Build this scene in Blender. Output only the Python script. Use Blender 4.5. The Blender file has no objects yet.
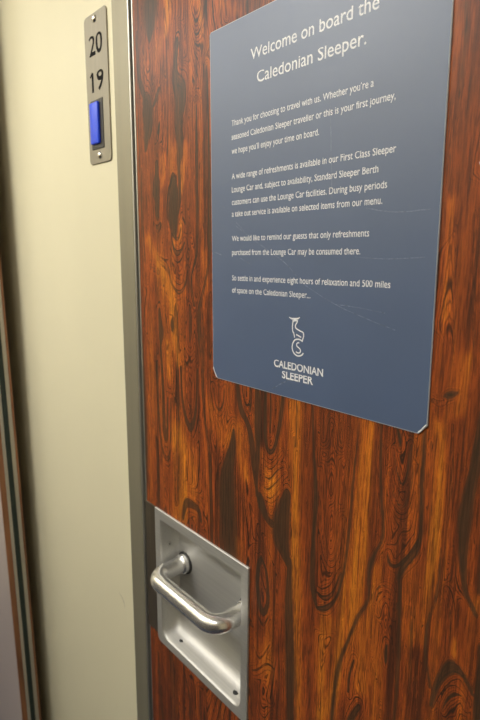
import bpy, bmesh, math, random
import numpy as np
from mathutils import Vector, Matrix

C = bpy.context.scene.collection
Z0 = 1.5                      # height (m) of the notice's upper left corner
def P(x, y, z):               # millimetres in the door's own frame -> metres in the room
    return (x/1000.0, y/1000.0, Z0 + z/1000.0)
def lp(x, y, z):
    return (x/1000.0, y/1000.0, z/1000.0)

# ------------------------------------------------------------------ data: figure of the rosewood laminate, emblem, scratches (mm)
DARK = [(0.6,[(54.6,-290.5,1.3),(56.1,-303.7,2.6),(55.1,-317.7,1.3)]),(0.65,[(109.3,-290.1,0.9),(111.3,-313.1,1.1),(111.2,-338.6,0.9)]),(0.6,[(71.6,-368.9,0.9),(79.2,-370.1,1.2),(88.8,-362.4,1.2),(98.3,-361.1,0.8)]),(0.6,[(70.6,-378.7,0.9),(77.0,-381.2,1.3),(86.7,-373.1,1.2),(100.8,-366.5,0.8)]),(0.55,[(74.0,-359.7,0.9),(82.7,-359.8,1.1),(95.6,-350.3,0.8)]),(0.5,[(72.0,-387.7,0.9),(82.2,-386.8,1.2),(94.1,-377.0,0.8)]),(0.5,[(139.8,-322.1,0.8),(141.2,-309.7,1.0),(145.7,-303.0,1.1),(151.7,-307.8,0.9),(155.3,-321.7,0.7)]),(0.45,[(137.1,-347.6,0.7),(140.1,-388.9,0.9),(145.3,-411.0,1.0),(151.6,-415.1,1.0),(157.0,-405.7,0.9),(160.5,-380.6,0.7)]),(0.5,[(186.3,-298.2,0.6),(189.6,-345.6,0.8),(190.6,-372.3,0.7)]),(0.5,[(228.4,-297.5,0.5),(231.2,-337.7,0.7),(232.6,-380.1,0.7)]),(0.5,[(239.7,-281.4,0.5),(242.6,-313.3,0.8),(245.5,-359.9,0.6)]),(0.5,[(221.3,-416.0,0.6),(225.2,-445.3,0.7),(226.8,-484.8,0.8)]),(0.45,[(228.1,-404.8,0.6),(229.5,-450.5,0.7),(234.0,-496.2,0.7)]),(0.5,[(95.5,-504.7,1.0),(98.0,-544.5,1.5),(98.5,-603.1,1.3)]),(0.5,[(63.1,-545.2,1.4),(73.0,-555.3,1.6),(86.2,-539.4,1.3)]),(0.5,[(62.2,-576.8,1.4),(78.7,-561.4,1.7),(92.1,-563.2,1.5)]),(0.9,[(-89.5,78.2,12.1),(-91.9,46.8,11.4),(-93.5,32.6,8.9),(-95.0,19.8,4.5),(-95.3,13.7,1.4)]),(0.7,[(-118.4,35.0,1.5),(-116.9,11.9,2.3),(-114.2,-7.1,3.0),(-109.3,-22.0,3.8),(-102.3,-33.6,2.2)]),(0.85,[(-107.5,-25.2,2.8),(-102.5,-37.3,9.3),(-101.3,-51.5,9.3),(-104.9,-65.1,6.6),(-107.5,-79.1,2.9)]),(0.8,[(-80.2,-27.9,1.4),(-84.0,-33.5,2.5),(-89.7,-40.6,1.4)]),(0.8,[(-48.8,9.4,1.3),(-50.7,-1.8,1.9),(-51.8,-12.4,2.4),(-50.5,-22.0,5.6),(-45.2,-33.3,8.7),(-44.6,-43.7,8.3),(-48.1,-53.4,5.6),(-48.5,-67.3,4.1),(-46.4,-79.9,4.5),(-46.5,-87.0,4.9),(-49.2,-95.6,2.6),(-48.1,-113.8,2.3),(-47.7,-132.1,2.0),(-51.4,-145.9,1.4)]),(0.95,[(-57.3,-114.8,3.4),(-57.7,-126.8,7.7),(-59.0,-140.8,8.9),(-58.5,-155.1,6.9),(-57.1,-163.7,3.5)]),(0.6,[(-64.6,-126.3,1.7),(-67.7,-142.3,1.8),(-65.6,-155.8,1.8),(-58.9,-165.6,2.3),(-51.2,-169.5,1.7),(-46.8,-160.1,1.3)]),(0.75,[(-86.5,-91.3,1.5),(-86.9,-102.6,3.7),(-88.4,-114.9,6.7),(-88.0,-127.6,4.6),(-88.6,-140.3,3.0)]),(0.6,[(-94.7,-150.9,1.3),(-89.2,-154.1,2.3),(-83.5,-151.3,1.3)]),(0.55,[(-20.9,-56.5,1.2),(-20.7,-90.3,1.8),(-20.6,-133.9,2.0),(-21.2,-174.4,1.7),(-29.6,-202.6,1.3),(-29.9,-221.7,2.6),(-26.8,-231.1,2.0)]),(0.6,[(-4.6,-19.5,1.1),(-2.9,-76.0,1.4),(-2.6,-135.1,2.3),(-3.6,-170.1,3.3),(-3.0,-186.2,2.2),(-7.6,-201.8,2.0),(-15.5,-221.7,2.4),(-17.3,-235.1,4.7),(-16.0,-259.1,6.4),(-13.8,-283.3,4.0),(-13.4,-313.2,2.6),(-8.9,-353.0,1.9),(-2.7,-382.5,2.6),(-1.3,-413.9,2.6),(0.1,-456.8,2.5),(-0.1,-490.5,1.7)]),(0.6,[(-117.4,-97.6,1.6),(-117.9,-142.9,2.6),(-115.5,-174.0,2.4),(-112.9,-200.2,1.6)]),(0.55,[(-64.7,-131.0,1.2),(-62.4,-167.4,1.4),(-57.5,-179.1,2.3),(-51.6,-182.9,2.7),(-45.6,-181.0,2.0),(-40.4,-174.3,1.2)]),(0.5,[(-96.1,-181.2,1.4),(-85.0,-188.2,2.3),(-70.5,-196.0,2.4),(-65.5,-206.8,2.0),(-58.5,-213.5,1.8),(-48.3,-220.9,2.2),(-40.6,-217.5,1.8),(-36.1,-202.8,1.3)]),(0.5,[(-104.8,-200.0,1.6),(-95.9,-198.7,2.3),(-89.3,-201.6,1.5)]),(0.95,[(-64.0,-245.2,1.8),(-64.2,-251.4,3.6),(-65.2,-256.7,1.5)]),(0.75,[(-89.1,-243.3,2.5),(-87.8,-257.0,4.3),(-86.3,-268.6,5.8),(-86.7,-279.5,2.7)]),(0.6,[(-33.5,-236.5,1.3),(-32.8,-246.3,2.8),(-33.0,-258.2,3.0),(-34.1,-271.3,1.5)]),(0.8,[(-124.6,-283.5,2.6),(-125.4,-318.2,5.5),(-125.5,-359.5,6.6),(-125.3,-395.7,7.2),(-125.0,-432.8,5.0),(-125.9,-471.2,3.4)]),(0.5,[(-57.2,-228.4,1.2),(-56.7,-274.4,1.8),(-56.3,-321.8,1.8),(-59.3,-366.3,2.2),(-61.7,-418.0,2.5),(-63.5,-447.9,1.6)]),(0.75,[(-50.2,-294.2,1.8),(-49.2,-325.7,2.2),(-46.0,-341.1,2.9),(-40.9,-350.6,4.1),(-35.7,-353.6,4.5),(-29.6,-347.8,3.4),(-24.2,-330.9,2.0),(-22.1,-294.6,1.3)]),(0.7,[(-88.7,-278.7,2.0),(-84.7,-327.5,3.2),(-84.3,-367.1,4.0),(-81.8,-381.4,3.6),(-78.6,-373.6,2.4),(-75.4,-336.7,1.5)]),(0.6,[(-95.3,-296.1,2.0),(-95.2,-341.0,2.2),(-91.0,-386.2,2.3),(-82.6,-402.5,2.8),(-73.4,-390.5,2.0),(-69.6,-335.5,1.5)]),(0.55,[(-111.9,-344.6,1.7),(-101.4,-389.1,1.9),(-98.8,-424.3,2.7),(-99.3,-461.2,2.8),(-103.2,-477.7,1.7)]),(0.5,[(3.9,-304.8,1.2),(6.2,-317.1,1.5),(11.5,-322.9,2.0),(17.4,-316.7,1.5),(18.9,-304.8,1.2)]),(0.85,[(37.2,-293.7,2.1),(38.8,-310.2,3.4),(43.0,-322.4,4.4),(49.9,-328.2,3.7),(55.4,-338.0,4.0),(59.0,-354.0,4.6),(61.3,-372.2,3.9),(64.3,-390.4,2.6),(68.6,-408.2,1.6)]),(0.5,[(44.0,-290.6,1.1),(45.6,-306.9,1.3),(51.0,-313.1,1.6),(54.9,-306.7,1.3),(54.7,-294.1,1.0)]),(0.85,[(63.6,-292.3,2.5),(65.2,-306.3,4.4),(65.0,-329.1,4.1),(66.1,-351.9,3.2),(64.6,-375.9,2.9),(64.5,-400.1,1.3)]),(0.95,[(32.1,-344.2,1.7),(30.7,-359.3,5.0),(26.5,-375.5,8.1),(23.6,-394.7,11.9),(23.7,-420.5,13.6),(26.8,-450.8,12.8),(30.1,-487.0,10.6)]),(0.65,[(16.0,-384.9,1.5),(14.5,-418.7,3.1),(14.5,-461.6,3.1),(16.1,-478.4,2.4)]),(0.8,[(-50.8,-466.5,2.8),(-46.7,-450.9,4.1),(-35.6,-440.9,5.0),(-23.3,-441.8,3.8),(-18.3,-453.3,2.6)]),(0.65,[(-109.3,-672.8,2.8),(-106.8,-721.8,3.8),(-101.5,-762.3,3.8)]),(0.6,[(-79.8,-646.9,2.2),(-77.4,-672.9,3.7),(-78.6,-744.7,3.6)]),(0.5,[(-22.6,-662.0,2.2),(-21.2,-700.6,2.5)]),(0.5,[(-53.3,-656.7,2.0),(-42.1,-689.3,2.8),(-42.6,-717.1,3.0)]),(0.8,[(74.8,-291.9,2.4),(74.8,-317.6,2.5),(75.3,-335.5,2.5),(78.6,-344.6,2.7),(84.7,-343.7,2.4),(89.2,-334.4,2.6),(93.4,-317.5,2.9),(95.7,-298.0,2.3),(96.0,-291.2,1.1)]),(0.7,[(80.9,-294.2,1.4),(81.4,-311.6,1.6),(80.7,-329.5,1.5)]),(0.95,[(70.9,-394.8,3.2),(73.7,-403.3,5.8),(77.7,-408.5,4.4),(85.3,-411.2,3.7)]),(1.0,[(102.7,-385.8,5.8),(98.4,-398.5,9.4),(96.4,-411.4,11.9),(98.0,-424.8,10.1),(101.9,-434.5,6.5),(105.8,-443.1,3.5)]),(0.85,[(108.0,-439.2,2.9),(107.9,-468.0,4.7),(108.9,-496.9,5.9),(111.5,-535.7,6.0),(112.9,-576.2,5.4),(114.0,-607.5,4.9)]),(0.75,[(127.4,-294.5,1.2),(129.8,-324.9,1.6),(132.5,-349.1,2.0),(134.2,-374.0,2.6),(133.3,-400.5,2.1),(133.4,-427.2,2.6),(133.9,-449.7,3.2),(136.1,-462.4,3.2),(139.8,-470.6,2.1)]),(0.75,[(169.9,-292.6,0.9),(169.9,-313.8,1.2),(168.2,-337.5,1.3),(167.4,-369.7,1.5),(166.7,-398.8,1.7),(164.7,-420.9,1.5),(159.9,-440.6,1.7),(150.7,-456.3,2.4),(141.8,-468.5,2.1)]),(0.6,[(135.8,-455.2,1.6),(144.3,-454.3,2.1),(154.0,-442.0,2.0),(161.0,-424.4,1.1)]),(0.85,[(72.2,-455.2,2.1),(67.8,-466.5,2.7),(66.8,-483.4,2.7),(69.8,-500.6,2.7),(76.1,-508.6,3.7),(81.2,-498.5,2.9),(81.4,-482.0,2.4),(78.3,-463.3,2.1),(72.2,-455.2,1.8)]),(0.5,[(69.4,-514.5,1.4),(76.4,-521.1,2.1),(82.8,-511.0,1.3)]),(0.75,[(189.5,-296.7,1.0),(191.2,-315.2,1.4),(193.4,-340.5,1.6),(196.5,-362.1,1.8),(196.6,-375.2,1.5),(192.4,-387.2,1.8),(188.9,-399.2,2.5),(187.1,-411.5,2.0),(187.7,-434.3,1.0)]),(0.8,[(203.0,-297.5,1.5),(205.5,-305.3,1.6),(206.3,-310.7,0.7)]),(0.6,[(201.0,-312.3,0.6),(205.3,-329.0,0.9),(209.9,-338.4,1.1),(212.9,-327.2,0.9),(214.4,-308.4,0.6)]),(0.6,[(198.9,-327.5,0.6),(203.1,-340.8,0.8),(207.0,-350.5,1.0),(211.9,-354.5,1.0),(215.5,-342.1,0.8),(217.6,-321.4,0.6)]),(0.75,[(223.2,-293.5,1.0),(223.4,-312.6,1.5),(223.7,-333.5,2.0),(225.0,-354.4,2.3),(224.7,-372.7,2.1),(221.2,-385.5,2.2),(213.7,-398.3,2.7),(211.1,-405.8,1.9)]),(0.7,[(201.6,-387.0,1.1),(204.6,-394.9,1.8),(210.4,-396.1,1.7),(218.3,-386.9,1.5),(223.3,-373.4,1.1)]),(0.8,[(211.8,-403.9,1.5),(213.4,-420.4,1.5),(215.3,-451.3,1.7),(216.2,-483.9,1.7),(215.9,-514.0,1.4),(216.0,-527.1,1.2)]),(0.9,[(205.2,-460.1,0.8),(204.9,-468.7,2.0),(205.2,-477.8,1.1)]),(0.6,[(192.0,-432.0,0.8),(193.1,-421.5,1.0),(197.6,-413.5,1.1),(204.3,-412.5,1.1),(208.8,-418.1,0.9),(212.0,-429.1,0.8)]),(0.45,[(195.1,-438.6,0.8),(196.9,-427.7,0.9),(201.5,-420.4,1.0),(206.8,-424.0,0.9),(210.0,-434.2,0.8)]),(0.95,[(257.9,-276.9,2.3),(256.8,-295.9,3.0),(255.6,-315.5,3.6),(253.8,-329.3,4.3),(253.4,-346.2,4.3),(254.4,-362.9,3.1),(256.5,-379.2,1.9),(259.5,-389.6,1.9),(263.2,-394.7,1.5),(266.8,-399.7,0.9)]),(0.75,[(265.7,-337.8,2.9),(267.6,-363.5,3.5),(267.2,-384.2,1.8)]),(0.85,[(232.4,-265.0,0.6),(236.2,-263.6,2.6),(240.0,-262.8,1.9),(241.8,-261.8,0.6)]),(0.5,[(226.8,-270.1,0.7),(230.9,-270.5,1.1),(234.6,-267.8,0.6)]),(0.7,[(240.6,-365.6,0.7),(241.1,-379.7,1.0),(240.6,-398.2,1.2),(239.5,-409.9,1.0),(236.9,-422.7,1.1),(235.7,-438.8,1.3),(237.0,-453.7,1.4),(239.6,-467.7,1.8),(241.4,-476.0,1.1)]),(0.5,[(245.9,-395.3,0.7),(250.5,-407.5,0.8),(252.7,-424.6,1.2),(252.7,-439.6,0.8)]),(0.9,[(243.4,-490.7,1.4),(245.8,-475.3,2.1),(249.6,-460.8,2.7),(254.8,-448.1,3.6),(260.5,-443.5,3.2),(265.5,-446.8,1.9),(270.1,-454.1,1.2)]),(0.6,[(251.2,-487.2,0.8),(254.4,-474.6,1.1),(259.0,-464.2,1.3),(263.4,-460.3,0.9),(267.2,-465.2,0.7)]),(0.85,[(270.4,-417.4,0.9),(271.5,-434.7,1.8),(272.5,-452.3,2.7),(275.5,-476.3,3.6)]),(0.8,[(188.6,-419.8,0.7),(187.0,-436.4,1.2),(179.2,-457.9,1.6),(172.8,-477.6,1.9),(166.9,-494.8,2.3),(163.1,-515.9,2.4),(161.3,-540.9,2.2),(160.5,-565.9,2.0)]),(0.7,[(178.5,-491.9,1.1),(175.4,-504.8,1.4),(174.4,-522.0,1.4)]),(0.85,[(184.5,-527.7,2.7),(179.4,-538.9,2.8),(175.3,-554.3,2.9)]),(0.5,[(225.5,-34.5,1.7),(226.8,-54.5,2.0),(227.3,-72.3,1.9),(226.6,-90.2,1.6),(225.3,-108.5,1.2),(224.1,-121.9,1.1),(224.4,-138.5,1.2),(223.5,-149.7,1.0),(221.9,-159.9,0.6)]),(0.5,[(242.7,-156.4,0.6),(244.8,-184.2,0.8),(247.0,-218.6,0.9),(250.9,-253.9,0.6)]),(0.6,[(222.1,-246.4,0.7),(223.3,-268.9,1.5),(224.2,-288.5,1.5)]),(0.45,[(19.4,26.5,1.3),(20.7,13.1,2.0),(22.0,3.9,1.3)]),(0.45,[(45.0,18.4,1.2),(46.3,6.8,2.1),(46.4,-0.2,1.2)]),(0.35,[(65.6,-459.3,1.3),(93.6,-526.4,1.5),(87.6,-594.7,1.6)]),(0.5,[(115.2,-328.9,0.9),(120.5,-433.3,1.0),(124.6,-507.3,1.1),(129.0,-585.2,1.1)]),(0.5,[(108.7,-330.8,0.9),(113.8,-436.5,1.0),(120.8,-591.5,1.2)]),(0.5,[(131.7,-512.6,1.1),(134.5,-550.4,1.7),(137.1,-584.1,1.7)])]
GLOW = [(1,[(-63.5,53.1,4.0),(-64.1,35.2,4.1),(-67.2,18.5,2.6)]),(0.8,[(-39.9,-79.1,2.4),(-40.2,-92.2,4.8),(-42.1,-105.3,4.0),(-44.2,-123.2,1.6)]),(0.8,[(-75.7,-92.5,3.5),(-74.4,-106.7,3.5),(-76.6,-115.9,1.8)]),(0.7,[(-56.4,-85.7,8.4),(-57.0,-103.8,6.7)]),(0.7,[(-46.6,-155.4,3.3),(-48.6,-164.8,3.4),(-53.9,-174.3,5.2)]),(0.9,[(-103.5,-174.0,5.9),(-88.9,-191.3,7.6),(-74.5,-207.2,11.0),(-62.6,-228.8,9.0),(-59.7,-254.1,6.3),(-56.7,-274.4,5.4),(-55.4,-291.9,3.6)]),(0.7,[(-73.3,-276.6,3.8),(-72.7,-314.2,3.8)]),(0.6,[(-10.4,-179.0,2.3),(-4.7,-215.5,3.0)]),(0.9,[(-57.8,-377.0,15.0),(-43.6,-395.2,18.1),(-44.4,-429.3,18.4),(-56.2,-456.9,15.3),(-68.4,-479.8,8.0)]),(0.7,[(5.4,-329.2,9.2),(13.0,-347.3,10.6),(19.0,-355.7,7.4),(39.1,-340.4,7.0),(42.1,-363.8,5.6),(50.7,-385.4,4.8)]),(0.9,[(71.2,-350.4,3.8),(74.0,-363.4,6.3),(81.8,-374.8,8.6),(74.6,-386.7,6.3)]),(0.7,[(109.6,-296.7,4.3),(113.9,-381.6,4.4),(119.7,-471.3,5.6),(125.5,-587.9,5.8)]),(1,[(178.6,-281.8,7.4),(178.5,-318.9,8.4),(176.6,-358.1,7.8),(175.6,-398.9,8.0),(172.6,-442.5,8.3),(168.1,-480.5,6.7),(162.3,-521.2,5.9),(153.1,-566.7,6.3)]),(0.6,[(153.5,-471.1,8.0),(144.6,-504.4,8.4),(148.5,-540.4,6.3)]),(0.6,[(75.6,-548.2,10.8),(76.0,-564.3,13.6)]),(0.8,[(232.0,-283.3,2.6),(235.5,-315.6,3.3),(235.7,-350.0,4.0),(234.7,-379.1,4.1),(231.5,-410.5,4.3),(228.9,-443.0,4.4)]),(0.8,[(245.0,-242.8,3.6),(244.0,-258.3,2.5),(242.9,-274.2,3.1)]),(0.6,[(227.1,-155.6,2.5),(227.9,-184.5,2.5),(229.8,-220.3,2.6)]),(0.8,[(192.4,-399.2,1.7),(191.2,-420.0,1.7),(187.1,-451.6,3.5),(185.7,-487.2,4.5),(186.4,-513.5,4.5)]),(0.7,[(255.6,-426.5,1.3),(256.6,-437.1,2.3)]),(0.6,[(266.5,-390.1,2.4),(265.8,-396.0,1.8)]),(0.6,[(-19.6,31.3,3.6),(-7.2,4.6,4.2),(-4.6,-19.5,2.8)]),(0.4,[(13.0,13.9,3.9),(38.0,6.5,3.6)]),(0.7,[(-92.8,45.4,2.6),(-93.1,39.4,2.6)]),(0.5,[(-76.7,15.0,6.8),(-91.4,1.3,10.7)]),(0.5,[(37.3,-451.6,8.8),(37.8,-515.9,12.0)])]
RINGS = [(-97.7,2.8,16.3,51.8,40.6,5),(-51.9,-161.9,13.6,18.8,21.0,3),(-47.6,-193.5,17.0,28.7,29.4,3),(-86.1,-262.2,15.5,26.6,23.8,3),(-35.1,-322.8,13.8,61.5,31.9,4),(-81.2,-338.0,13.7,66.0,63.7,3),(11.5,-303.3,9.0,28.7,21.5,3),(49.4,-296.0,6.6,27.0,18.3,2),(74.2,-482.7,7.9,29.1,28.7,3),(148.7,-360.3,14.5,59.6,62.4,6),(146.9,-443.0,18.2,51.5,23.9,4),(85.3,-364.4,19.4,18.0,25.7,5),(208.1,-324.5,10.5,41.5,32.0,5),(203.1,-442.3,8.1,31.2,48.3,5),(213.2,-381.7,13.6,29.0,18.5,5),(259.5,-477.0,11.0,28.8,37.0,5),(182.8,-516.1,12.8,38.8,44.4,5),(-34.2,-465.6,18.1,25.4,71.8,4),(31.1,-412.5,13.2,60.1,63.0,3),(97.4,-406.3,11.8,36.4,37.4,3),(79.3,-589.6,13.5,37.8,44.4,4),(-38.2,-686.5,15.7,79.7,41.5,3),(-93.3,36.8,12.4,50.1,25.9,3),(251.1,-407.1,5.2,41.0,35.2,3)]
EMBLEM = [[(96.95,-232.04,0.5),(99.23,-232.84,1.1),(101.92,-233.01,1.6),(104.58,-232.78,1.6),(106.76,-232.2,1.1),(108.48,-231.28,0.5)],[(100.62,-234.83,1.0),(103.29,-234.33,1.0),(106.38,-234.19,1.0)],[(101.52,-234.75,1.0),(100.86,-236.98,1.0),(100.74,-239.64,1.0),(101.08,-242.59,1.0),(102.48,-244.76,1.0),(103.18,-247.67,1.0)],[(105.77,-234.37,1.0),(105.53,-235.57,1.0),(104.25,-237.13,1.0),(103.85,-239.01,1.0),(105.22,-240.52,1.0),(108.78,-241.8,1.0),(111.85,-242.66,1.0),(112.58,-244.01,1.0),(112.63,-245.96,1.0),(111.99,-247.67,1.0),(111.44,-249.5,1.0),(110.93,-250.08,1.0)],[(104.9,-245.03,1.1),(107.57,-245.86,1.1),(110.23,-246.75,1.1)],[(111.79,-249.85,1.1),(109.41,-248.81,1.1),(106.77,-248.59,1.1),(103.68,-249.47,1.1),(101.76,-251.83,1.1),(100.84,-254.62,1.1),(101.18,-257.6,1.1),(103.06,-260.37,1.1),(106.23,-261.82,1.1),(109.33,-261.52,1.1),(111.75,-260.19,1.1),(112.75,-258.74,1.1)],[(108.34,-251.18,1.0),(106.4,-251.61,1.0),(105.55,-252.84,1.0),(106.03,-254.31,1.0),(107.83,-255.21,1.0),(109.45,-256.53,1.0),(109.67,-258.15,1.0),(108.38,-259.32,1.0),(106.16,-259.29,1.0),(104.99,-258.64,1.0)]]
SCRATCHES = [[(32.76,-159.26),(44.33,-165.47),(65.18,-176.49),(91.48,-189.95),(107.69,-202.65),(120.04,-209.71),(142.29,-218.79),(164.58,-225.7),(192.88,-232.65)],[(142.29,-218.79),(164.3,-220.15),(184.6,-222.07)],[(158.35,-185.38),(182.51,-186.7),(211.13,-185.43)],[(165.76,-153.23),(188.19,-157.19),(212.41,-156.91)],[(-0.66,-179.89),(13.62,-183.51)],[(37.93,-186.12),(50.69,-191.07)],[(78.57,-294.08),(90.13,-286.85),(99.05,-282.77)],[(132.1,-79.18),(134.03,-105.47),(136.56,-145.84)],[(14.09,-141.47),(18.18,-143.43)],[(32.77,-155.94),(43.06,-163.79)]]


# ------------------------------------------------------------------ materials
def newmat(name):
    m = bpy.data.materials.new(name); m.use_nodes = True
    nt = m.node_tree
    b = nt.nodes['Principled BSDF']
    return m, nt, b
def N(nt, t, **kw):
    n = nt.nodes.new(t)
    for k, v in kw.items(): setattr(n, k, v)
    return n
def lk(nt, a, b): nt.links.new(a, b)
def simple(name, col, rough=.5, metal=0., spec=.5, noise=None, bump=None, coat=0):
    """noise=(scale xyz, amount) varies the colour, bump=(scale xyz, strength)."""
    m, nt, b = newmat(name)
    b.inputs['Base Color'].default_value = (*col, 1)
    b.inputs['Roughness'].default_value = rough
    b.inputs['Metallic'].default_value = metal
    b.inputs['Specular IOR Level'].default_value = spec
    b.inputs['Coat Weight'].default_value = coat
    tc = N(nt, 'ShaderNodeTexCoord')
    def noise_node(sc):
        mp = N(nt, 'ShaderNodeMapping'); mp.inputs['Scale'].default_value = sc
        lk(nt, tc.outputs['Object'], mp.inputs['Vector'])
        nz = N(nt, 'ShaderNodeTexNoise'); nz.inputs['Scale'].default_value = 1.0
        nz.inputs['Detail'].default_value = 4
        lk(nt, mp.outputs['Vector'], nz.inputs['Vector'])
        return nz
    if noise:
        nz = noise_node(noise[0])
        rp = N(nt, 'ShaderNodeValToRGB')
        a = noise[1]
        rp.color_ramp.elements[0].position = .3; rp.color_ramp.elements[1].position = .7
        rp.color_ramp.elements[0].color = (*[c*(1-a) for c in col], 1)
        rp.color_ramp.elements[1].color = (*[min(1, c*(1+a)) for c in col], 1)
        lk(nt, nz.outputs['Fac'], rp.inputs['Fac']); lk(nt, rp.outputs['Color'], b.inputs['Base Color'])
    if bump:
        nz = noise_node(bump[0])
        bp = N(nt, 'ShaderNodeBump'); bp.inputs['Strength'].default_value = bump[1]
        bp.inputs['Distance'].default_value = .001
        lk(nt, nz.outputs['Fac'], bp.inputs['Height']); lk(nt, bp.outputs['Normal'], b.inputs['Normal'])
    return m

def wood_material():
    m, nt, b = newmat('rosewood_laminate')
    b.inputs['Roughness'].default_value = .36
    b.inputs['Specular IOR Level'].default_value = .24
    def attr(n):
        a = N(nt, 'ShaderNodeAttribute'); a.attribute_name = n; return a.outputs['Fac']
    tc = N(nt, 'ShaderNodeTexCoord')
    def noise(sc, det=4, rough=.6):
        mp = N(nt, 'ShaderNodeMapping'); mp.inputs['Scale'].default_value = sc
        lk(nt, tc.outputs['Object'], mp.inputs['Vector'])
        nz = N(nt, 'ShaderNodeTexNoise'); nz.inputs['Scale'].default_value = 1
        nz.inputs['Detail'].default_value = det; nz.inputs['Roughness'].default_value = rough
        lk(nt, mp.outputs['Vector'], nz.inputs['Vector'])
        return nz.outputs['Fac']
    def math_(op, a, c=None, d=None):
        n = N(nt, 'ShaderNodeMath', operation=op)
        for i, v in enumerate((a, c, d)):
            if v is None: continue
            if isinstance(v, (int, float)): n.inputs[i].default_value = v
            else: lk(nt, v, n.inputs[i])
        return n.outputs[0]
    def ramp(f, stops):
        r = N(nt, 'ShaderNodeValToRGB'); e = r.color_ramp.elements
        while len(e) < len(stops): e.new(.5)
        for el, (p, c) in zip(e, stops):
            el.position = p; el.color = (*c, 1) if isinstance(c, tuple) else (c, c, c, 1)
        lk(nt, f, r.inputs['Fac']); return r.outputs['Color']
    def mix(f, a, c, mode='MIX'):
        n = N(nt, 'ShaderNodeMix', data_type='RGBA', blend_type=mode)
        if isinstance(f, (int, float)): n.inputs['Factor'].default_value = f
        else: lk(nt, f, n.inputs['Factor'])
        for k, v in (('A', a), ('B', c)):
            s = [i for i in n.inputs if i.name == k and i.type == 'RGBA'][0]
            if isinstance(v, tuple): s.default_value = (*v, 1)
            else: lk(nt, v, s)
        return [o for o in n.outputs if o.type == 'RGBA'][0]
    h = attr('grain_field'); dk = attr('dark_figure'); gl = attr('orange_figure')
    fine = noise((620, 1, 26), 3)             # thin vertical fibres
    mid = noise((190, 1, 6), 4)
    big = noise((60, 1, 2.2), 3)
    jag = noise((300, 1, 140), 3)             # ragged edges of the ring lines
    hh = math_('ADD', h, math_('MULTIPLY_ADD', jag, .3, -.15))
    hh = math_('ADD', hh, math_('MULTIPLY_ADD', mid, .3, -.15))
    f1 = math_('FRACT', hh)
    f3 = math_('FRACT', math_('MULTIPLY', hh, 3.0))
    line1 = ramp(f1, [(0, 1.), (.10, 1.), (.19, .0), (.84, .0), (.94, 1.), (1, 1.)])
    line3 = ramp(f3, [(0, .9), (.14, .9), (.32, .0), (.80, .0), (1, .9)])
    # base hue: red brown to orange
    t = math_('ADD', math_('MULTIPLY', big, 1.5), math_('MULTIPLY', mid, .8))
    t = math_('ADD', t, math_('MULTIPLY', fine, .5))
    t = math_('ADD', t, math_('MULTIPLY', gl, .60))
    t = math_('SUBTRACT', t, 1.05)
    base = ramp(t, [(0., (.105, .032, .014)), (.18, (.25, .058, .018)), (.40, (.45, .097, .021)), (.66, (.62, .155, .022)), (1., (.82, .27, .024))])
    ncol = (.036, .020, .013)
    strk = noise((120, 1, 1.6), 4, .65)          # long dusky streaks of heartwood
    smask = ramp(strk, [(.50, 0.), (.62, .8)])
    c = mix(math_('MULTIPLY', smask, math_('SUBTRACT', 1., math_('MULTIPLY', gl, .75))), base, (.075, .030, .017))
    fib = ramp(fine, [(.38, .9), (.47, 0.)])
    fib2 = ramp(noise((1300, 1, 60), 2), [(.42, 1.), (.50, 0.)])
    c = mix(math_('MULTIPLY', fib, .65), c, (.085, .028, .015))
    c = mix(math_('MULTIPLY', fib2, .5), c, (.050, .020, .012))
    lstr = ramp(noise((70, 1, 18), 2), [(.34, .45), (.58, 1.)])
    c = mix(math_('MULTIPLY', math_('MULTIPLY', line3, lstr), math_('SUBTRACT', .85, math_('MULTIPLY', gl, .4))), c, (.040, .018, .012))
    c = mix(math_('MULTIPLY', math_('MULTIPLY', line1, lstr), math_('SUBTRACT', .95, math_('MULTIPLY', gl, .5))), c, ncol)
    rag = math_('SUBTRACT', math_('ADD', math_('MULTIPLY', fine, .45), math_('ADD', math_('MULTIPLY', jag, .3), math_('MULTIPLY', mid, .45))), .6)
    dd = math_('ADD', dk, math_('MULTIPLY', rag, 1.7))
    dmask = ramp(dd, [(.27, 0.), (.60, 1.)])
    dcol = mix(fine, (.012, .009, .007), (.105, .062, .034))
    c = mix(math_('MULTIPLY', dmask, math_('MULTIPLY_ADD', dk, .45, .5)), c, dcol)
    lk(nt, c, b.inputs['Base Color'])
    bp = N(nt, 'ShaderNodeBump'); bp.inputs['Strength'].default_value = .12; bp.inputs['Distance'].default_value = .0006
    lk(nt, noise((900, 900, 600), 2), bp.inputs['Height']); lk(nt, bp.outputs['Normal'], b.inputs['Normal'])
    return m

M = {}
M['wood'] = wood_material()
M['cream'] = simple('cream_wall_panel', (.74, .69, .50), .45, spec=.4, noise=((5, 5, 2), .03), bump=((900, 900, 260), .05))
M['bounce_cut'] = simple('dark_grey_bounce_cut', (.12, .105, .085), .5, noise=((40, 40, 3), .25))  # for the added panel that dims bounce and low reflections
M['ceil'] = simple('white_ceiling', (.75, .74, .70), .6, noise=((6, 6, 6), .02))
M['carpet'] = simple('dark_blue_carpet', (.03, .04, .07), .95, noise=((500, 500, 500), .5), bump=((700, 700, 700), .6))
M['frame'] = simple('dull_steel_frame', (.31, .285, .21), .5, metal=.5, noise=((30, 30, 1.2), .08), bump=((900, 900, 8), .05))
M['edge'] = simple('bright_aluminium', (.56, .55, .51), .42, metal=.9, noise=((300, 300, 4), .06))
M['steel'] = simple('brushed_steel', (.60, .59, .56), .58, metal=.8, noise=((8, 500, 500), .05), bump=((14, 900, 900), .06))
M['plate'] = simple('satin_steel_plate', (.29, .265, .21), .5, metal=.6, noise=((600, 600, 9), .08), bump=((900, 900, 12), .06))
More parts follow.
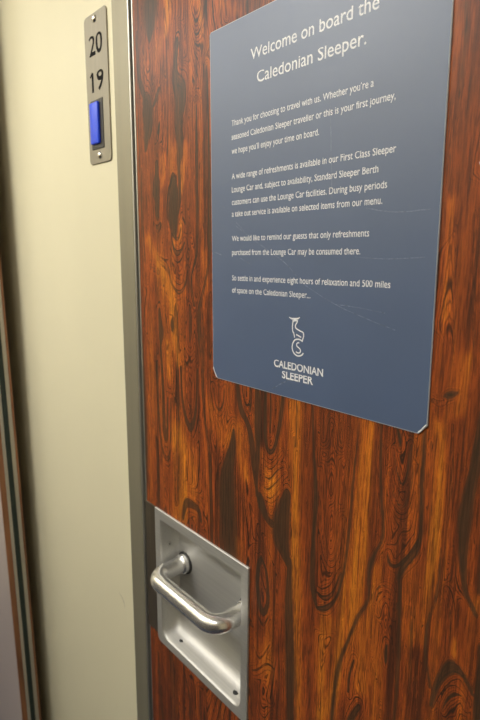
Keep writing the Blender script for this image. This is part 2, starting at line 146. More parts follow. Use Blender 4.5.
M['tube'] = simple('worn_polished_aluminium', (.90, .90, .90), .25, metal=.9, noise=((260, 260, 420), .10), bump=((330, 300, 700), .10))
M['rubber'] = simple('black_rubber', (.045, .048, .048), .6, noise=((80, 80, 10), .2))
M['green_rubber'] = simple('dark_green_seal', (.016, .028, .024), .6, noise=((80, 80, 10), .2))
M['black'] = simple('black_engraving', (.008, .008, .008), .8, spec=.1, noise=((90, 90, 90), .1))
M['housing'] = simple('dark_bronze_bezel', (.035, .032, .026), .5, noise=((90, 90, 90), .1))
M['blue'] = simple('blue_lens_added_glow', (.02, .075, .70), .4, noise=((60, 60, 40), .08))
M['blue'].node_tree.nodes['Principled BSDF'].inputs['Emission Color'].default_value = (.01, .06, .9, 1)
M['blue'].node_tree.nodes['Principled BSDF'].inputs['Emission Strength'].default_value = .12  # faint glow added to make the button's blue purer
M['screw'] = simple('zinc_screw', (.75, .74, .72), .22, metal=1., noise=((200, 200, 200), .05))
M['slot'] = simple('screw_recess', (.03, .03, .03), .6, noise=((90, 90, 90), .1))
M['navy'] = simple('navy_card', (.080, .119, .218), .42, spec=.8, noise=((14, 14, 14), .04), bump=((60, 60, 60), .03))
M['laminate'] = simple('clear_laminate_edge', (.40, .42, .46), .35, noise=((60, 60, 60), .08))
M['torn'] = simple('torn_white_corner', (.80, .82, .84), .4, noise=((300, 300, 300), .08))
M['ink'] = simple('white_print', (.80, .81, .84), .4, noise=((300, 300, 300), .03))
M['scratch'] = simple('pale_scratch', (.15, .19, .28), .5, noise=((400, 400, 400), .35))
M['scuff'] = simple('grey_scuff', (.50, .46, .34), .6, noise=((300, 300, 300), .2))
M['mauve'] = simple('mauve_grey_laminate', (.47, .40, .385), .35, noise=((5, 5, 2), .05), bump=((500, 500, 500), .04))
M['ply'] = simple('varnished_wood_lipping', (.26, .11, .05), .45, noise=((400, 90, 9), .35))
M['channel'] = simple('beige_metal_channel', (.44, .41, .35), .42, metal=.2, noise=((200, 60, 5), .08))
M['lockcover'] = simple('dark_bronze_lock_cover', (.20, .165, .125), .42, metal=.8, noise=((200, 200, 12), .12))
M['diffuser'] = simple('opal_diffuser', (.9, .9, .86), .5, noise=((5, 5, 5), .01))
_b = M['diffuser'].node_tree.nodes['Principled BSDF']
_b.inputs['Emission Color'].default_value = (1, .95, .82, 1); _b.inputs['Emission Strength'].default_value = 2.0

# ------------------------------------------------------------------ mesh helpers
def link(name, me, mat, parent=None, loc=None, smooth=False):
    o = bpy.data.objects.new(name, me); C.objects.link(o)
    if mat is not None and not me.materials:
        for mm in (mat if isinstance(mat, (list, tuple)) else [mat]): me.materials.append(mm)
    if parent is not None: o.parent = parent
    if loc is not None: o.location = loc
    if smooth:
        for p_ in me.polygons: p_.use_smooth = True
    return o
def from_bm(name, bm, mat, parent=None, smooth=False, loc=None):
    bmesh.ops.recalc_face_normals(bm, faces=bm.faces)
    me = bpy.data.meshes.new(name); bm.to_mesh(me); bm.free()
    return link(name, me, mat, parent, loc, smooth)
def box(bm, x0, x1, y0, y1, z0, z1, bevel=0., seg=2, mi=0):
    r = bmesh.ops.create_cube(bm, size=1)
    vs = r['verts']
    for v in vs:
        v.co.x = x0 + (v.co.x + .5)*(x1-x0); v.co.y = y0 + (v.co.y + .5)*(y1-y0); v.co.z = z0 + (v.co.z + .5)*(z1-z0)
    fs = {f for v in vs for f in v.link_faces}
    for f in fs: f.material_index = mi
    if bevel > 0:
        es = list({e for f in fs for e in f.edges})
        bmesh.ops.bevel(bm, geom=es, offset=bevel, segments=seg, affect='EDGES', profile=.5)
def mbox(bm, x0, x1, y0, y1, z0, z1, bevel=0., seg=2):   # mm
    box(bm, x0/1000, x1/1000, y0/1000, y1/1000, z0/1000, z1/1000, bevel/1000, seg)
def empty(name, loc):
    o = bpy.data.objects.new(name, None); o.empty_display_size = .05; C.objects.link(o); o.location = loc; return o
def tag(o, label=None, cat=None, group=None, kind=None):
    if label: o['label'] = label
    if cat: o['category'] = cat
    if group: o['group'] = group
    if kind: o['kind'] = kind
    return o
def rrect(x0, x1, z0, z1, r, n=7):
    """rounded rectangle, counter-clockwise seen from -y; r = (bl, br, tr, tl)"""
    pts = []
    for (cx, cz, a0, rr) in ((x0, z0, 180, r[0]), (x1, z0, 270, r[1]), (x1, z1, 0, r[2]), (x0, z1, 90, r[3])):
        ox = cx + rr if cx == x0 else cx - rr
        oz = cz + rr if cz == z0 else cz - rr
        for k in range(n+1):
            a = math.radians(a0 + 90*k/n)
            pts.append((ox + rr*math.cos(a), oz + rr*math.sin(a)))
    return pts
def loft(bm, loops, cap_first=False, cap_last=False):
    rows = [[bm.verts.new(p) for p in L] for L in loops]
    n = len(rows[0])
    for a, b_ in zip(rows, rows[1:]):
        for i in range(n):
            bm.faces.new((a[i], a[(i+1) % n], b_[(i+1) % n], b_[i]))
    if cap_first: bm.faces.new(rows[0])
    if cap_last: bm.faces.new(rows[-1])
    return rows
def slab(bm, outline, y0, y1, bev=.3):
    """plate with a softened front edge: outline in mm (x,z), front at y0 (towards the corridor), back at y1"""
    cx = sum(p[0] for p in outline)/len(outline); cz = sum(p[1] for p in outline)/len(outline)
    def shr(d):
        o = []
        n = len(outline)
        for i, (x, z) in enumerate(outline):
            vx, vz = cx - x, cz - z; l = math.hypot(vx, vz) or 1
            o.append((x + vx/l*d*1.3, z + vz/l*d*1.3))
        return o
    s = shr(bev)
    loft(bm, [[lp(x, y1, z) for x, z in outline], [lp(x, y0+bev, z) for x, z in outline], [lp(x, y0, z) for x, z in s]], True, True)
def sweep(bm, path, r, n=24, cap=True):
    path = [Vector(p) for p in path]
    up = Vector((0, 0, 1)); loops = []
    for i, p_ in enumerate(path):
        a = path[max(0, i-1)]; b_ = path[min(len(path)-1, i+1)]
        t = (b_ - a).normalized(); s = t.cross(up).normalized(); u = s.cross(t)
        rr = r[i] if isinstance(r, (list, tuple)) else r
        loops.append([p_ + rr*(math.cos(2*math.pi*k/n)*s + math.sin(2*math.pi*k/n)*u) for k in range(n)])
    loft(bm, loops, cap, cap)
def disc_stack(bm, prof, n, base, axis):
    """lathe: prof=[(radius, height)] along axis from base (metres)"""
    axis = Vector(axis).normalized()
    s = axis.orthogonal().normalized(); u = axis.cross(s)
    loops = [[Vector(base) + axis*h + r*(math.cos(2*math.pi*k/n)*s + math.sin(2*math.pi*k/n)*u) for k in range(n)] for r, h in prof]
    loft(bm, loops, True, True)
def ribbon(bm, pts, y=0.):
    """flat stroke on the notice: pts (x,z,width) in mm"""
    L = []; n = len(pts)
    for i, (x, z, w) in enumerate(pts):
        a = pts[max(0, i-1)]; b_ = pts[min(n-1, i+1)]
        tx, tz = b_[0]-a[0], b_[1]-a[1]; l = math.hypot(tx, tz) or 1
        nx, nz = -tz/l*w/2, tx/l*w/2
        L.append((bm.verts.new(lp(x+nx, y, z+nz)), bm.verts.new(lp(x-nx, y, z-nz))))
    for a, b_ in zip(L, L[1:]):
        bm.faces.new((a[0], a[1], b_[1], b_[0]))
def smooth_pts(pts, k=4):
    out = []; n = len(pts)
    for i in range(n-1):
        p0 = pts[max(0, i-1)]; p1 = pts[i]; p2 = pts[i+1]; p3 = pts[min(n-1, i+2)]
        for j in range(k):
            t = j/k
            out.append(tuple(.5*((2*b_) + (-a+c)*t + (2*a-5*b_+4*c-d)*t*t + (-a+3*b_-3*c+d)*t**3) for a, b_, c, d in zip(p0, p1, p2, p3)))
    out.append(pts[-1]); return out
def text_mesh(txt, x0, z, width, cap, weight=0., y=0., depth=0.):
    """one line of lettering as mesh data: left end x0, baseline z, given width and capital height (mm)"""
    cu = bpy.data.curves.new('t', 'FONT'); cu.body = txt; cu.size = 1; cu.resolution_u = 3
    cu.offset = weight; cu.extrude = depth
    o = bpy.data.objects.new('t', cu); C.objects.link(o)
    bpy.context.view_layer.update()
    me = bpy.data.meshes.new_from_object(o.evaluated_get(bpy.context.evaluated_depsgraph_get()))
    bpy.data.objects.remove(o)
    co = np.empty(len(me.vertices)*3); me.vertices.foreach_get('co', co); co = co.reshape(-1, 3)
    w = co[:, 0].max() - co[:, 0].min(); CAP = .729
    out = np.empty_like(co)
    out[:, 0] = x0 + (co[:, 0]-co[:, 0].min())*width/w
    yy = co[:, 1]/CAP
    yy = np.where(yy <= 0, yy, np.where(yy < .64, yy*1.18, .7552 + (yy-.64)*(1-.7552)/.36))
    out[:, 2] = z + yy*cap
    out[:, 1] = y - co[:, 2]*1000*0
    out /= 1000
    me.vertices.foreach_set('co', out.ravel()); me.update()
    return me
def join_lines(name, lines, mat, parent):
    bm = bmesh.new()
    for a in lines:
        me = text_mesh(*a); bm.from_mesh(me); bpy.data.meshes.remove(me)
    # lettering must face the corridor (-y)
    for f in bm.faces:
        f.normal_update()
        if f.normal.y > 0: f.normal_flip()
    me = bpy.data.meshes.new(name); bm.to_mesh(me); bm.free()
    return link(name, me, mat, parent)

# ------------------------------------------------------------------ the room
FL = 0.0; CE = 1.99
XL, XR, YF, TH = -1.6, 1.5, -0.92, .045
bm = bmesh.new(); box(bm, XL-.06, XR+.06, YF-.06, TH+.02, -.06, FL); tag(from_bm('floor', bm, M['carpet']), 'dark carpeted corridor floor', 'floor', kind='structure')
bm = bmesh.new(); box(bm, XL-.06, XR+.06, YF-.06, TH+.02, CE, CE+.06); tag(from_bm('ceiling', bm, M['ceil']), 'white corridor ceiling', 'ceiling', kind='structure')
bm = bmesh.new(); box(bm, XL, XR, YF-.06, YF, FL, CE); wf = tag(from_bm('wall_front', bm, M['cream']), 'corridor wall opposite the wood-grained door, cream above an added dark panel', 'wall', kind='structure')
bm = bmesh.new(); box(bm, XL, XR, YF, YF+.008, FL, 1.34, .002); from_bm('bounce_cut_panel', bm, M['bounce_cut'], wf)  # unseen dark panel, added to cut bounce and darken reflections lower down
bm = bmesh.new(); box(bm, XL-.06, XL, YF-.06, TH+.02, FL, CE); tag(from_bm('wall_left', bm, M['cream']), 'cream end wall of the corridor, left', 'wall', kind='structure')
bm = bmesh.new(); box(bm, XR, XR+.06, YF-.06, TH+.02, FL, CE); tag(from_bm('wall_right', bm, M['cream']), 'cream end wall of the corridor, right', 'wall', kind='structure')
# wall with the door opening; opening x -.1655 .. .60, top 1.98
OX0, OX1, OZ = -.1640, .600, 1.93
bm = bmesh.new()
box(bm, XL, OX0, 0, TH, FL, CE); box(bm, OX1, XR, 0, TH, FL, CE); box(bm, OX0, OX1, 0, TH, OZ, CE)
tag(from_bm('wall_back', bm, M['cream']), 'cream wall panel left of the wood-grained door', 'wall', kind='structure')
# steel door frame, standing 2 mm proud of the wall
bm = bmesh.new()
mbox(bm, OX0*1000+.3, -133.2, -2.2, 44, 0, OZ*1000-.3, .7)
mbox(bm, 570, OX1*1000-.3, -2.2, 44, 0, OZ*1000-.3, .7)
mbox(bm, -133.2, 570, -2.2, 44, OZ*1000-30, OZ*1000-.3, .7)
fr = tag(from_bm('trim_1', bm, M['frame']), 'dull steel door frame strip between cream wall and wood-grained door', 'door frame', kind='structure')
bm = bmesh.new()
mbox(bm, -133.2, -130.4, -2.1, 3, 0, OZ*1000-30, 1.1, 3)
from_bm('frame_lip', bm, M['edge'], fr)['label'] = 'bright edge of the steel frame'
bm = bmesh.new(); mbox(bm, -130.4, -127.0, 3.0, 30, 0, OZ*1000-30)
from_bm('door_seal', bm, M['rubber'], fr)

# ------------------------------------------------------------------ the wood-grained door
DX0, DX1 = -124.9, 566.0
DZ0, DZ1 = 8 - Z0*1000, OZ*1000 - 33 - Z0*1000
door = tag(empty('door_1', (DX0/1000, 0, 0)), 'rosewood-grained laminate door with a navy notice and a recessed pull handle', 'door', kind='structure')
def rel(x, y, z):                                            # mm -> door's own metres
    return ((x-DX0)/1000, y/1000, Z0 + z/1000)
PX0, PX1, PZ0, PZ1 = -105.2, 57.6, -646.0, -471.2           # outer rim of the recessed pull
def door_panel():
    xs = np.concatenate([np.arange(DX0, 300, 1.25), np.arange(300, DX1, 7.0), [DX1]])
    zs = np.concatenate([np.arange(DZ0, -800, 9.0), np.arange(-800, 112, 2.0), np.arange(112, DZ1, 9.0), [DZ1]])
    X, Z = np.meshgrid(xs, zs)                                # rows z
    # gentle warp so that drawn figure gets natural edges
    def wav(a, b_, ph, s):
        return s*np.sin(X/a + Z/b_ + ph)
    wx = wav(19, 83, .3, .5) + wav(-11, 47, 1.9, .35) + wav(7, 31, 4., .25)
    wz = wav(9, 40, 2., 3.) + wav(-6, 90, .7, 2.)
    Xw, Zw = X + wx, Z + wz
    # straight grain: about one line each 8 mm, drifting
    h = X/7.0 + 1.5*np.sin(Z/170 + X/60) + .9*np.sin(Z/71 - X/33 + 1.) + .5*np.sin(Z/37 + X/21 + 2.) + .35*np.sin(Z/19 - X/14)
    rings = list(RINGS)
    rnd = random.Random(5)
    for _ in range(70):                                      # figure of the parts of the door beyond the picture
        x = rnd.uniform(DX0, DX1); z = rnd.uniform(DZ0, DZ1)
        if DX0 < x < 300 and -760 < z < 90 and not (10 < x < 200 and -285 < z < -10): continue
        rings.append((x, z, rnd.uniform(9, 18), rnd.uniform(40, 90), rnd.uniform(40, 80), rnd.randint(3, 5)))
    for (x, z, hw, hu, hd, n) in rings:
        dz = np.where(Zw > z, (Zw-z)/hu, (Zw-z)/hd)
        r = np.sqrt(((Xw-x)/hw)**2 + dz**2 + 1e-6)
        w = 1/(1+np.exp((r-1.25)*7))
        h = h*(1-w) + w*(n*r + (x % 1.0))
    def strokes(L, soft):
        D = np.zeros_like(X)
        for s, pts in L:
            pts = smooth_pts(pts, 3)
            ax = [q[0] for q in pts]; az = [q[1] for q in pts]; mw = max(q[2] for q in pts)*2.5 + 6
            ix = np.where((xs > min(ax)-mw) & (xs < max(ax)+mw))[0]; iz = np.where((zs > min(az)-mw-8) & (zs < max(az)+mw+8))[0]
            if len(ix) == 0 or len(iz) == 0: continue
            sl = (slice(iz[0], iz[-1]+1), slice(ix[0], ix[-1]+1))
            xx, zz = Xw[sl], Zw[sl]; best = np.zeros_like(xx)
            for a, b_ in zip(pts, pts[1:]):
                vx, vz = b_[0]-a[0], b_[1]-a[1]; l2 = vx*vx + vz*vz + 1e-9
                t = np.clip(((xx-a[0])*vx + (zz-a[1])*vz)/l2, 0, 1)
                d = np.hypot(xx-a[0]-t*vx, zz-a[1]-t*vz)
                w = np.maximum(.6, a[2] + (b_[2]-a[2])*t)
                best = np.maximum(best, 1/(1+np.exp((d/w-1)*soft)))
            D[sl] = np.maximum(D[sl], s*best)
        return D
    near = np.full_like(X, 99.0)
    for s_, pts in DARK:                                     # grain lines run alongside the dark figure
        pts = smooth_pts(pts, 3)
        ax = [q[0] for q in pts]; az = [q[1] for q in pts]; mw = 24
        ix = np.where((xs > min(ax)-mw) & (xs < max(ax)+mw))[0]; iz = np.where((zs > min(az)-mw) & (zs < max(az)+mw))[0]
        if len(ix) == 0 or len(iz) == 0: continue
        sl = (slice(iz[0], iz[-1]+1), slice(ix[0], ix[-1]+1)); xx, zz = Xw[sl], Zw[sl]; best = near[sl].copy()
        for a, b_ in zip(pts, pts[1:]):
            vx, vz = b_[0]-a[0], b_[1]-a[1]; l2 = vx*vx + vz*vz + 1e-9
            t = np.clip(((xx-a[0])*vx + (zz-a[1])*vz)/l2, 0, 1)
            best = np.minimum(best, np.hypot(xx-a[0]-t*vx, (zz-a[1]-t*vz)*.7) - (a[2] + (b_[2]-a[2])*t)*.8)
        near[sl] = best
    w = 1/(1+np.exp((near-6.5)/1.6))
    h = h*(1-w) + w*(near/4.3 + .15)
    dark = strokes(DARK, 4.0); glow = strokes(GLOW, 2.2)
    extra = []
    for _ in range(46):
        x = rnd.uniform(DX0, DX1); z = rnd.uniform(DZ0, DZ1)
        if DX0 < x < 290 and -790 < z < 100: continue
        L_ = rnd.uniform(60, 260); w = rnd.uniform(1.5, 6)
        extra.append((rnd.uniform(.5, .9), [(x, z, .8), (x+rnd.uniform(-6, 6), z+L_*.4, w), (x+rnd.uniform(-8, 8), z+L_, .8)]))
    dark = np.maximum(dark, strokes(extra, 5.0))
    nx, nz = len(xs), len(zs)
    V = np.stack([(X-DX0)/1000, np.zeros_like(X), Z0 + Z/1000], -1).reshape(-1, 3)
    idx = np.arange(nx*nz).reshape(nz, nx)
    xc = (xs[:-1]+xs[1:])/2; zc = (zs[:-1]+zs[1:])/2
    XC, ZC = np.meshgrid(xc, zc)
    keep = ~((XC > PX0+6) & (XC < PX1-6) & (ZC > PZ0+6) & (ZC < PZ1-6))
    F = np.stack([idx[:-1, :-1], idx[:-1, 1:], idx[1:, 1:], idx[1:, :-1]], -1)[keep].reshape(-1, 4)
    # back face and edges
    T = 40.0; n0 = len(V)
    cx0, cx1, cz0, cz1 = (0., (DX1-DX0)/1000, Z0+DZ0/1000, Z0+DZ1/1000)
    corners = np.array([(cx0, T/1000, cz0), (cx1, T/1000, cz0), (cx1, T/1000, cz1), (cx0, T/1000, cz1),
                        (cx0, 0, cz0), (cx1, 0, cz0), (cx1, 0, cz1), (cx0, 0, cz1)])
    V2 = np.vstack([V, corners])
    ex = [(n0, n0+3, n0+2, n0+1), (n0+4, n0, n0+1, n0+5), (n0+5, n0+1, n0+2, n0+6), (n0+6, n0+2, n0+3, n0+7), (n0+7, n0+3, n0, n0+4)]
    me = bpy.data.meshes.new('door_panel')
    me.from_pydata(V2.tolist(), [], F.tolist() + ex)
    for nm, A in (('grain_field', h), ('dark_figure', dark), ('orange_figure', glow)):
        at = me.attributes.new(nm, 'FLOAT', 'POINT')
        at.data.foreach_set('value', np.concatenate([A.ravel(), np.full(8, .4)]).astype(np.float32))
    me.update()
    return link('door_panel', me, M['wood'], door)
dp = door_panel()
bm = bmesh.new(); mbox(bm, 0-1.9, -.05, -.6, 38, 10, OZ*1000-36, .5)
from_bm('edge_strip', bm, M['edge'], door)['label'] = 'thin metal edging on the door edge'

# flush pull: a rim around a pressed tray
RX0, RX1, RZ0, RZ1 = PX0+10.6, PX1-10.4, PZ0+10.6, PZ1-11.8
def tray_loop(l, r, t, b_, y, rad):
    return [rel(x, y, z) for x, z in rrect(RX0+l, RX1-r, RZ0+b_, RZ1-t, rad)]
bm = bmesh.new()
out = rrect(PX0, PX1, PZ0, PZ1, (7, 2, 1.2, 1.2)); out2 = rrect(PX0+.6, PX1-.6, PZ0+.6, PZ1-.6, (6.5, 1.6, 1., 1.))
TD = 23.0
loft(bm, [[rel(x, -.05, z) for x, z in out], [rel(x, -1.5, z) for x, z in out], [rel(x, -2.1, z) for x, z in out2],
          tray_loop(-.8, -.8, -.8, -.8, -2.1, (12, 11, 3, 3)), tray_loop(-.2, -.2, -.2, -.2, -1.9, (12, 11, 3, 3)),
          tray_loop(.5, .5, .5, .6, -.9, (12, 11, 3, 3)),
          tray_loop(.9, .9, .9, 1.2, 1, (12, 11, 3, 3)), tray_loop(1.2, 1.2, 1.2, 2.2, 9, (12, 11, 4, 4)), tray_loop(1.5, 1.5, 1.5, 3.4, 13.5, (12, 11, 4, 4)),
          tray_loop(1.9, 1.9, 1.9, 6.0, 17.5, (12, 11, 4, 4)), tray_loop(2.4, 2.4, 2.4, 9.2, 20.3, (12, 11, 5, 5)),
          tray_loop(3.4, 3.4, 3.4, 13.5, 22.2, (11, 10, 5, 5)), tray_loop(5.5, 5.5, 5.5, 19, TD, (9, 9, 5, 5))], False, True)
pull = from_bm('flush_pull', bm, M['steel'], door)
for f in pull.data.polygons: f.use_smooth = True
if pull.data.polygons: pull.data.set_sharp_from_angle(angle=math.radians(32))
pull['label'] = 'square brushed steel recessed pull set in the door'
# bent tube grip
BX0, BX1, BZ, BY, TR_, BR = -80.0, 31.0, -541.0, -21.5, 9.5, 17.0
path = [(BX0, TD-.3), (BX0, 12), (BX0, 4), (BX0, BY+BR)]
for k in range(1, 11):
    a = math.pi/2*k/10; path.append((BX0+BR-BR*math.cos(a), BY+BR-BR*math.sin(a)))
path += [(BX0+BR+(BX1-BX0-2*BR)*k/6, BY) for k in range(1, 6)]
for k in range(0, 11):
    a = math.pi/2*k/10; path.append((BX1-BR+BR*math.sin(a), BY+BR-BR*math.cos(a)))
path += [(BX1, 4), (BX1, 12), (BX1, TD-.3)]
bm = bmesh.new(); sweep(bm, [rel(x, y, BZ) for x, y in path], TR_/1000, 32)
grip = from_bm('grab_handle', bm, M['tube'], pull, smooth=True); grip['label'] = 'worn bent tube grip'
for x in (BX0, BX1):
    bm = bmesh.new(); disc_stack(bm, [(.0132, 0), (.0132, .0012), (.0125, .002), (.0100, .002)], 32, rel(x, TD, BZ), (0, -1, 0))
    from_bm('handle_gasket', bm, M['slot'], pull, smooth=False)
    bm = bmesh.new(); disc_stack(bm, [(.0114, 0), (.0114, .0050), (.0108, .0058), (.0098, .006)], 32, rel(x, TD-1.8, BZ), (0, -1, 0))
    from_bm('handle_collar', bm, M['tube'], pull, smooth=False)
def screw(parent, base, axis, r, mat=M['screw'], cross=True, dome=.35):
    bm = bmesh.new()
    disc_stack(bm, [(r, 0), (r, r*.15), (r*.85, r*dome*.7), (r*.5, r*dome), (r*.12, r*(dome+.05))], 20, base, axis)
    s = from_bm('screw', bm, mat, parent, smooth=True)
    if cross:
        ax = Vector(axis).normalized(); a = ax.orthogonal().normalized(); b_ = ax.cross(a)
        bm = bmesh.new(); c0 = Vector(base) + ax*(r*(dome+.06))
        for u, v in ((a, b_), (b_, a)):
            q = [c0 + u*r*.55*i + v*r*.1*j for i, j in ((-1, -1), (1, -1), (1, 1), (-1, 1))]
            bm.faces.new([bm.verts.new(p_) for p_ in q])
        from_bm('screw_slot', bm, M['slot'], s)
    return s
screw(pull, rel(RX0+1.5, 9.5, -517.0), (1, 0, 0), .0032, M['steel'], True, .2)
for x, y in ((-70.5, 10.0), (29.0, 8.5)):
    screw(pull, rel(x, y, RZ0+1.9), (0, 0, 1), .0034, M['slot'], False, .15)
# dark cover of the lock case, wrapped on the door edge beside the pull
bm = bmesh.new(); mbox(bm, -2.6, PX0-DX0-.4, -1.2, 0.0, Z0*1000-638.5, Z0*1000-471.0, .5)
from_bm('lock_cover', bm, M['lockcover'], door)['label'] = 'dark metal lock cover beside the recessed pull'

# ------------------------------------------------------------------ the notice
no = tag(empty('notice', P(1.2, -.02, -.7)), 'navy blue printed welcome notice with white lettering fixed to the wood-grained door', 'notice')
no.rotation_euler = (0, -.012, 0)
NW, NH = 219.2, 295.6
def card_outline(e=0):
    return [(.5-e, -NH+8.0), (5.5-e*.4, -NH+.6-e*.4), (6.5, -NH-e), (NW-5.6, -NH-1.6-e), (NW-4.4+e*.4, -NH-.8-e*.2), (NW-.1+e, -NH+4.6), (NW+e, -NH+6), (NW-2.2+e, -1), (NW-3.2, e), (1, e), (-e, -1), (-e, -NH+9.5)]
bm = bmesh.new(); oc = card_outline(.45)
loft(bm, [[lp(x, 0, z) for x, z in oc], [lp(x, -1.0, z) for x, z in oc]], True, True)
from_bm('backing_card', bm, M['laminate'], no)['label'] = 'pale laminated edge of the notice'
bm = bmesh.new(); oc = card_outline(-.1)
loft(bm, [[lp(x, -1.0, z) for x, z in oc], [lp(x, -1.15, z) for x, z in oc]], True, True)
from_bm('printed_face', bm, M['navy'], no)
YT = -1.22
join_lines('heading', [('Welcome on board the', 50.8, -33.6, 118.4, 8.3, .004, YT), ('Caledonian Sleeper.', 58.2, -51.6, 102.4, 8.3, .004, YT)], M['ink'], no)
paras = [
 [('Thank you for choosing to travel with us. Whether you\u2019re a', -78.3, 140.2), ('seasoned Caledonian Sleeper traveller or this is your first journey,', -89.2, 156.9), ('we hope you\u2019ll enjoy your time on board.', -100.4, 95.4)],
 [('A wide range of refreshments is available in our First Class Sleeper', -120.6, 159.1), ('Lounge Car and, subject to availability, Standard Sleeper Berth', -131.4, 146.6), ('customers can use the Lounge Car facilities. During busy periods', -141.7, 153.8), ('a take out service is available on selected items from our menu.', -151.4, 150.8)],
 [('We would like to remind our guests that only refreshments', -171.8, 141.7), ('purchased from the Lounge Car may be consumed there.', -183.6, 135.1)],
 [('So settle in and experience eight hours of relaxation and 500 miles', -205.4, 160.1), ('of space on the Caledonian Sleeper...', -216.0, 91.1)]]
for pa in paras:
    join_lines('paragraph', [(t, 27.5, z, w, 4.6, .003, YT) for t, z, w in pa], M['ink'], no)
bm = bmesh.new()
for k, s in enumerate(EMBLEM):
    ribbon(bm, smooth_pts(s, 4), YT - .004*k)
from_bm('emblem', bm, M['ink'], no)['label'] = 'white line emblem of a stag over a curled letter'
join_lines('emblem_name', [('CALEDONIAN', 80.6, -274.2, 52.5, 6.0, .022, YT), ('SLEEPER', 90.0, -282.4, 33.4, 6.0, .022, YT)], M['ink'], no)
bm = bmesh.new(); rnd = random.Random(2)
for k, s in enumerate(SCRATCHES):
    pts = smooth_pts([(x, z, (.55 if k not in (4, 6) else .9)) for x, z in s], 6)
    ribbon(bm, [(x + rnd.uniform(-.15, .15), z + rnd.uniform(-.15, .15), w*rnd.uniform(.5, 1.3)) for x, z, w in pts], YT + .03)
from_bm('scratches', bm, M['scratch'], no)
for pts in ([(.4, -NH+9.6), (-.5, -NH+8.6), (4.0, -NH+.8), (5.6, -NH-.1), (4.6, -NH+2.0), (1.8, -NH+5.6)], [(NW+.4, -NH+5.6), (NW-4.2, -NH-.5), (NW-5.8, -NH-1.8), (NW-5.4, -NH-.4), (NW-4.0, -NH+1.0), (NW-.8, -NH+5.2)]):
    bm = bmesh.new(); f = [bm.verts.new(lp(x, -1.3, z)) for x, z in pts]; bm.faces.new(f)
    r = bmesh.ops.extrude_face_region(bm, geom=bm.faces[:])
    for v in r['geom']:
        if isinstance(v, bmesh.types.BMVert): v.co.y = -.0002
    from_bm('clipped_corner', bm, M['torn'], no)['label'] = 'white torn bottom corner'

for o in no.children:
    if o.name.split('.')[0] in ('heading', 'paragraph', 'emblem', 'emblem_name', 'scratches'):
        o.scale = (.9963, 1, .9963); o.location.x = .0003
bm = bmesh.new(); ribbon(bm, smooth_pts([(-206., -637., .4), (-198., -639., 1.6), (-192., -645., 1.8), (-190., -652., .4)], 4), -.06)
sf = from_bm('scuff', bm, M['scuff'], bpy.data.objects['wall_back']); sf.location = (0, 0, Z0); sf['label'] = 'small grey scuff mark on the cream panel'
bm = bmesh.new(); disc_stack(bm, [(.0013, 0), (.0012, .0003), (.0006, .0005)], 9, rel(243.6, 0, -131), (0, -1, 0))
from_bm('paint_fleck', bm, M['torn'], door)
# ------------------------------------------------------------------ the berth number plate
npl = tag(empty('number_plate', P(-203.2, 0, -.6)), 'tall steel plate engraved 20 and 19 with a blue button on the cream wall', 'number plate')
def nrel(x): return x + 205.0
bm = bmesh.new(); slab(bm, [(x, z) for x, z in rrect(nrel(-230.9), nrel(-178.7), -80.5, 76.3, (5, 5, 5, 5))], -1.6, .5, .4)
from_bm('plate', bm, M['plate'], npl)
join_lines('numeral', [('20', nrel(-220.6), 34.4, 31.5, 20.6, .016, -1.66)], M['black'], npl)
join_lines('numeral', [('19', nrel(-217.6), -3.2, 28.6, 20.6, .016, -1.66)], M['black'], npl)
bm = bmesh.new(); ribbon(bm, [(nrel(-221.2), 13.0, 2.2), (nrel(-218.6), 14.6, 2.4), (nrel(-215.8), 17.3, 2.2)], -1.66)
from_bm('numeral_flag', bm, M['black'], npl)
for z in (70.0, -72.0):
    screw(npl, lp(nrel(-205.2), -1.6, z), (0, -1, 0), .0040, M['screw'], False, .6)
bm = bmesh.new(); slab(bm, rrect(nrel(-222.4), nrel(-193.2), -65.0, -12.0, (1, 1, 1, 1), 2), -2.4, -1.6, .5)
bz = from_bm('button_bezel', bm, M['housing'], npl)
bm = bmesh.new(); mbox(bm, nrel(-219.6), nrel(-200.2), -5.6, -2.3, -59.4, -15.2, 1.2, 3)
b_ = from_bm('button', bm, M['blue'], bz, smooth=True); b_['label'] = 'blue rectangular button'
b_.data.set_sharp_from_angle(angle=math.radians(40))

# ------------------------------------------------------------------ second door, folded back against the wall at the left
d2 = tag(empty('door_2', P(-500, -17, -Z0*1000+6)), 'mauve-grey door folded back against the cream wall, its lipped edge in view', 'door', kind='structure')
HT = OZ*1000 - 20
def d2box(name, x0, x1, y0, y1, mat, bev=.4, label=None):
    bm = bmesh.new(); mbox(bm, x0, x1, y0, y1, 0, HT, bev)
    o = from_bm(name, bm, mat, d2)
    if label: o['label'] = label
D2 = 33.0
d2box('door_panel', -680, -3, -D2, 0, M['mauve'])
d2box('edge_lipping', -2.9, .6, -D2, -D2+9.0, M['ply'], label='reddish wooden lipping along the front of the door edge')
d2box('edge_lipping', -2.9, .6, -4.0, 0, M['ply'], label='thin wooden lipping along the back of the door edge')
d2box('edge_channel', -2.9, .9, -D2+9.0, -D2+14.5, M['channel'])
d2box('edge_channel', -2.9, .9, -10.5, -4.0, M['channel'])
d2box('edge_seal', -2.9, 2.2, -D2+14.5, -10.5, M['green_rubber'], 1.)
d2.rotation_euler = (math.radians(.45), 0, 0)

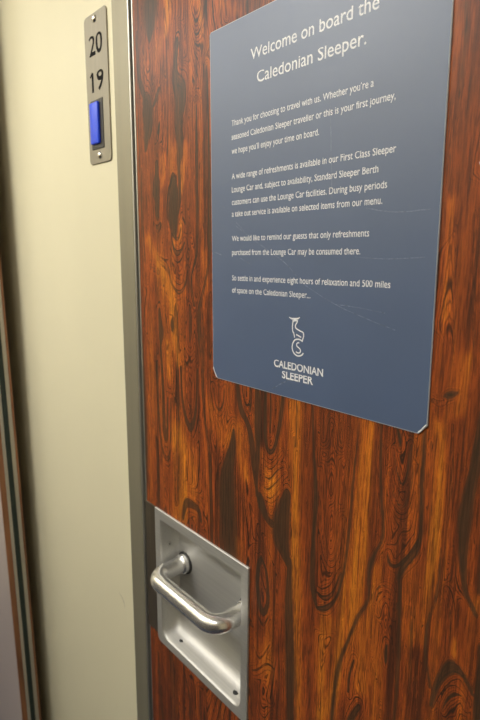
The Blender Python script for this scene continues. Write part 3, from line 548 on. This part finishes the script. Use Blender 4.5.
# ------------------------------------------------------------------ lighting: ceiling fittings with their lamps
def ceiling_light(x, label, power):
    t = tag(empty('ceiling_light', (x, -.74, CE)), label, 'ceiling light', 'strip lights along the corridor ceiling')
    bm = bmesh.new(); box(bm, -.32, .32, -.09, .09, -.022, 0, .006); from_bm('housing', bm, M['ceil'], t)
    bm = bmesh.new(); box(bm, -.30, .30, -.075, .075, -.034, -.022, .004); from_bm('diffuser', bm, M['diffuser'], t)
    ld = bpy.data.lights.new('lamp', 'AREA'); ld.shape = 'RECTANGLE'; ld.size = .58; ld.size_y = .14; ld.energy = power
    ld.color = (1, .98, .955)
    lo = bpy.data.objects.new('lamp', ld); C.objects.link(lo); lo.parent = t; lo.location = (0, 0, -.036)
ceiling_light(.42, 'strip light on the ceiling, right of the wood-grained door', 3.0)
ceiling_light(-.42, 'strip light on the ceiling in front of the number plate', 9.4)
ceiling_light(-1.18, 'strip light at the left end of the corridor ceiling', 5.0)

w = bpy.data.worlds.new('world'); bpy.context.scene.world = w; w.use_nodes = True
w.node_tree.nodes['Background'].inputs['Color'].default_value = (.5, .5, .5, 1)
w.node_tree.nodes['Background'].inputs['Strength'].default_value = .3

# ------------------------------------------------------------------ camera
cd = bpy.data.cameras.new('camera'); cam = bpy.data.objects.new('camera', cd); C.objects.link(cam)
cd.sensor_fit = 'VERTICAL'; cd.sensor_height = 36; cd.sensor_width = 24
cd.lens = 533.208/720*36
R = np.array([[.65901, .7521, .00729], [-.15357, .12506, .98019], [-.73629, .64708, -.19791]])
mw = Matrix([[R[0][i], R[1][i], -R[2][i], 0] for i in range(3)] + [[0, 0, 0, 1]])
mw.translation = P(390.12, -306.69, -180.9)
cam.matrix_world = mw
cd.clip_start = .01
cd.dof.use_dof = True; cd.dof.focus_distance = .435; cd.dof.aperture_fstop = 10.0
bpy.context.scene.camera = cam
sc = bpy.context.scene
sc.view_settings.view_transform = 'Standard'; sc.view_settings.look = 'None'
sc.view_settings.exposure = 0.0
sc.cycles.use_denoising = True
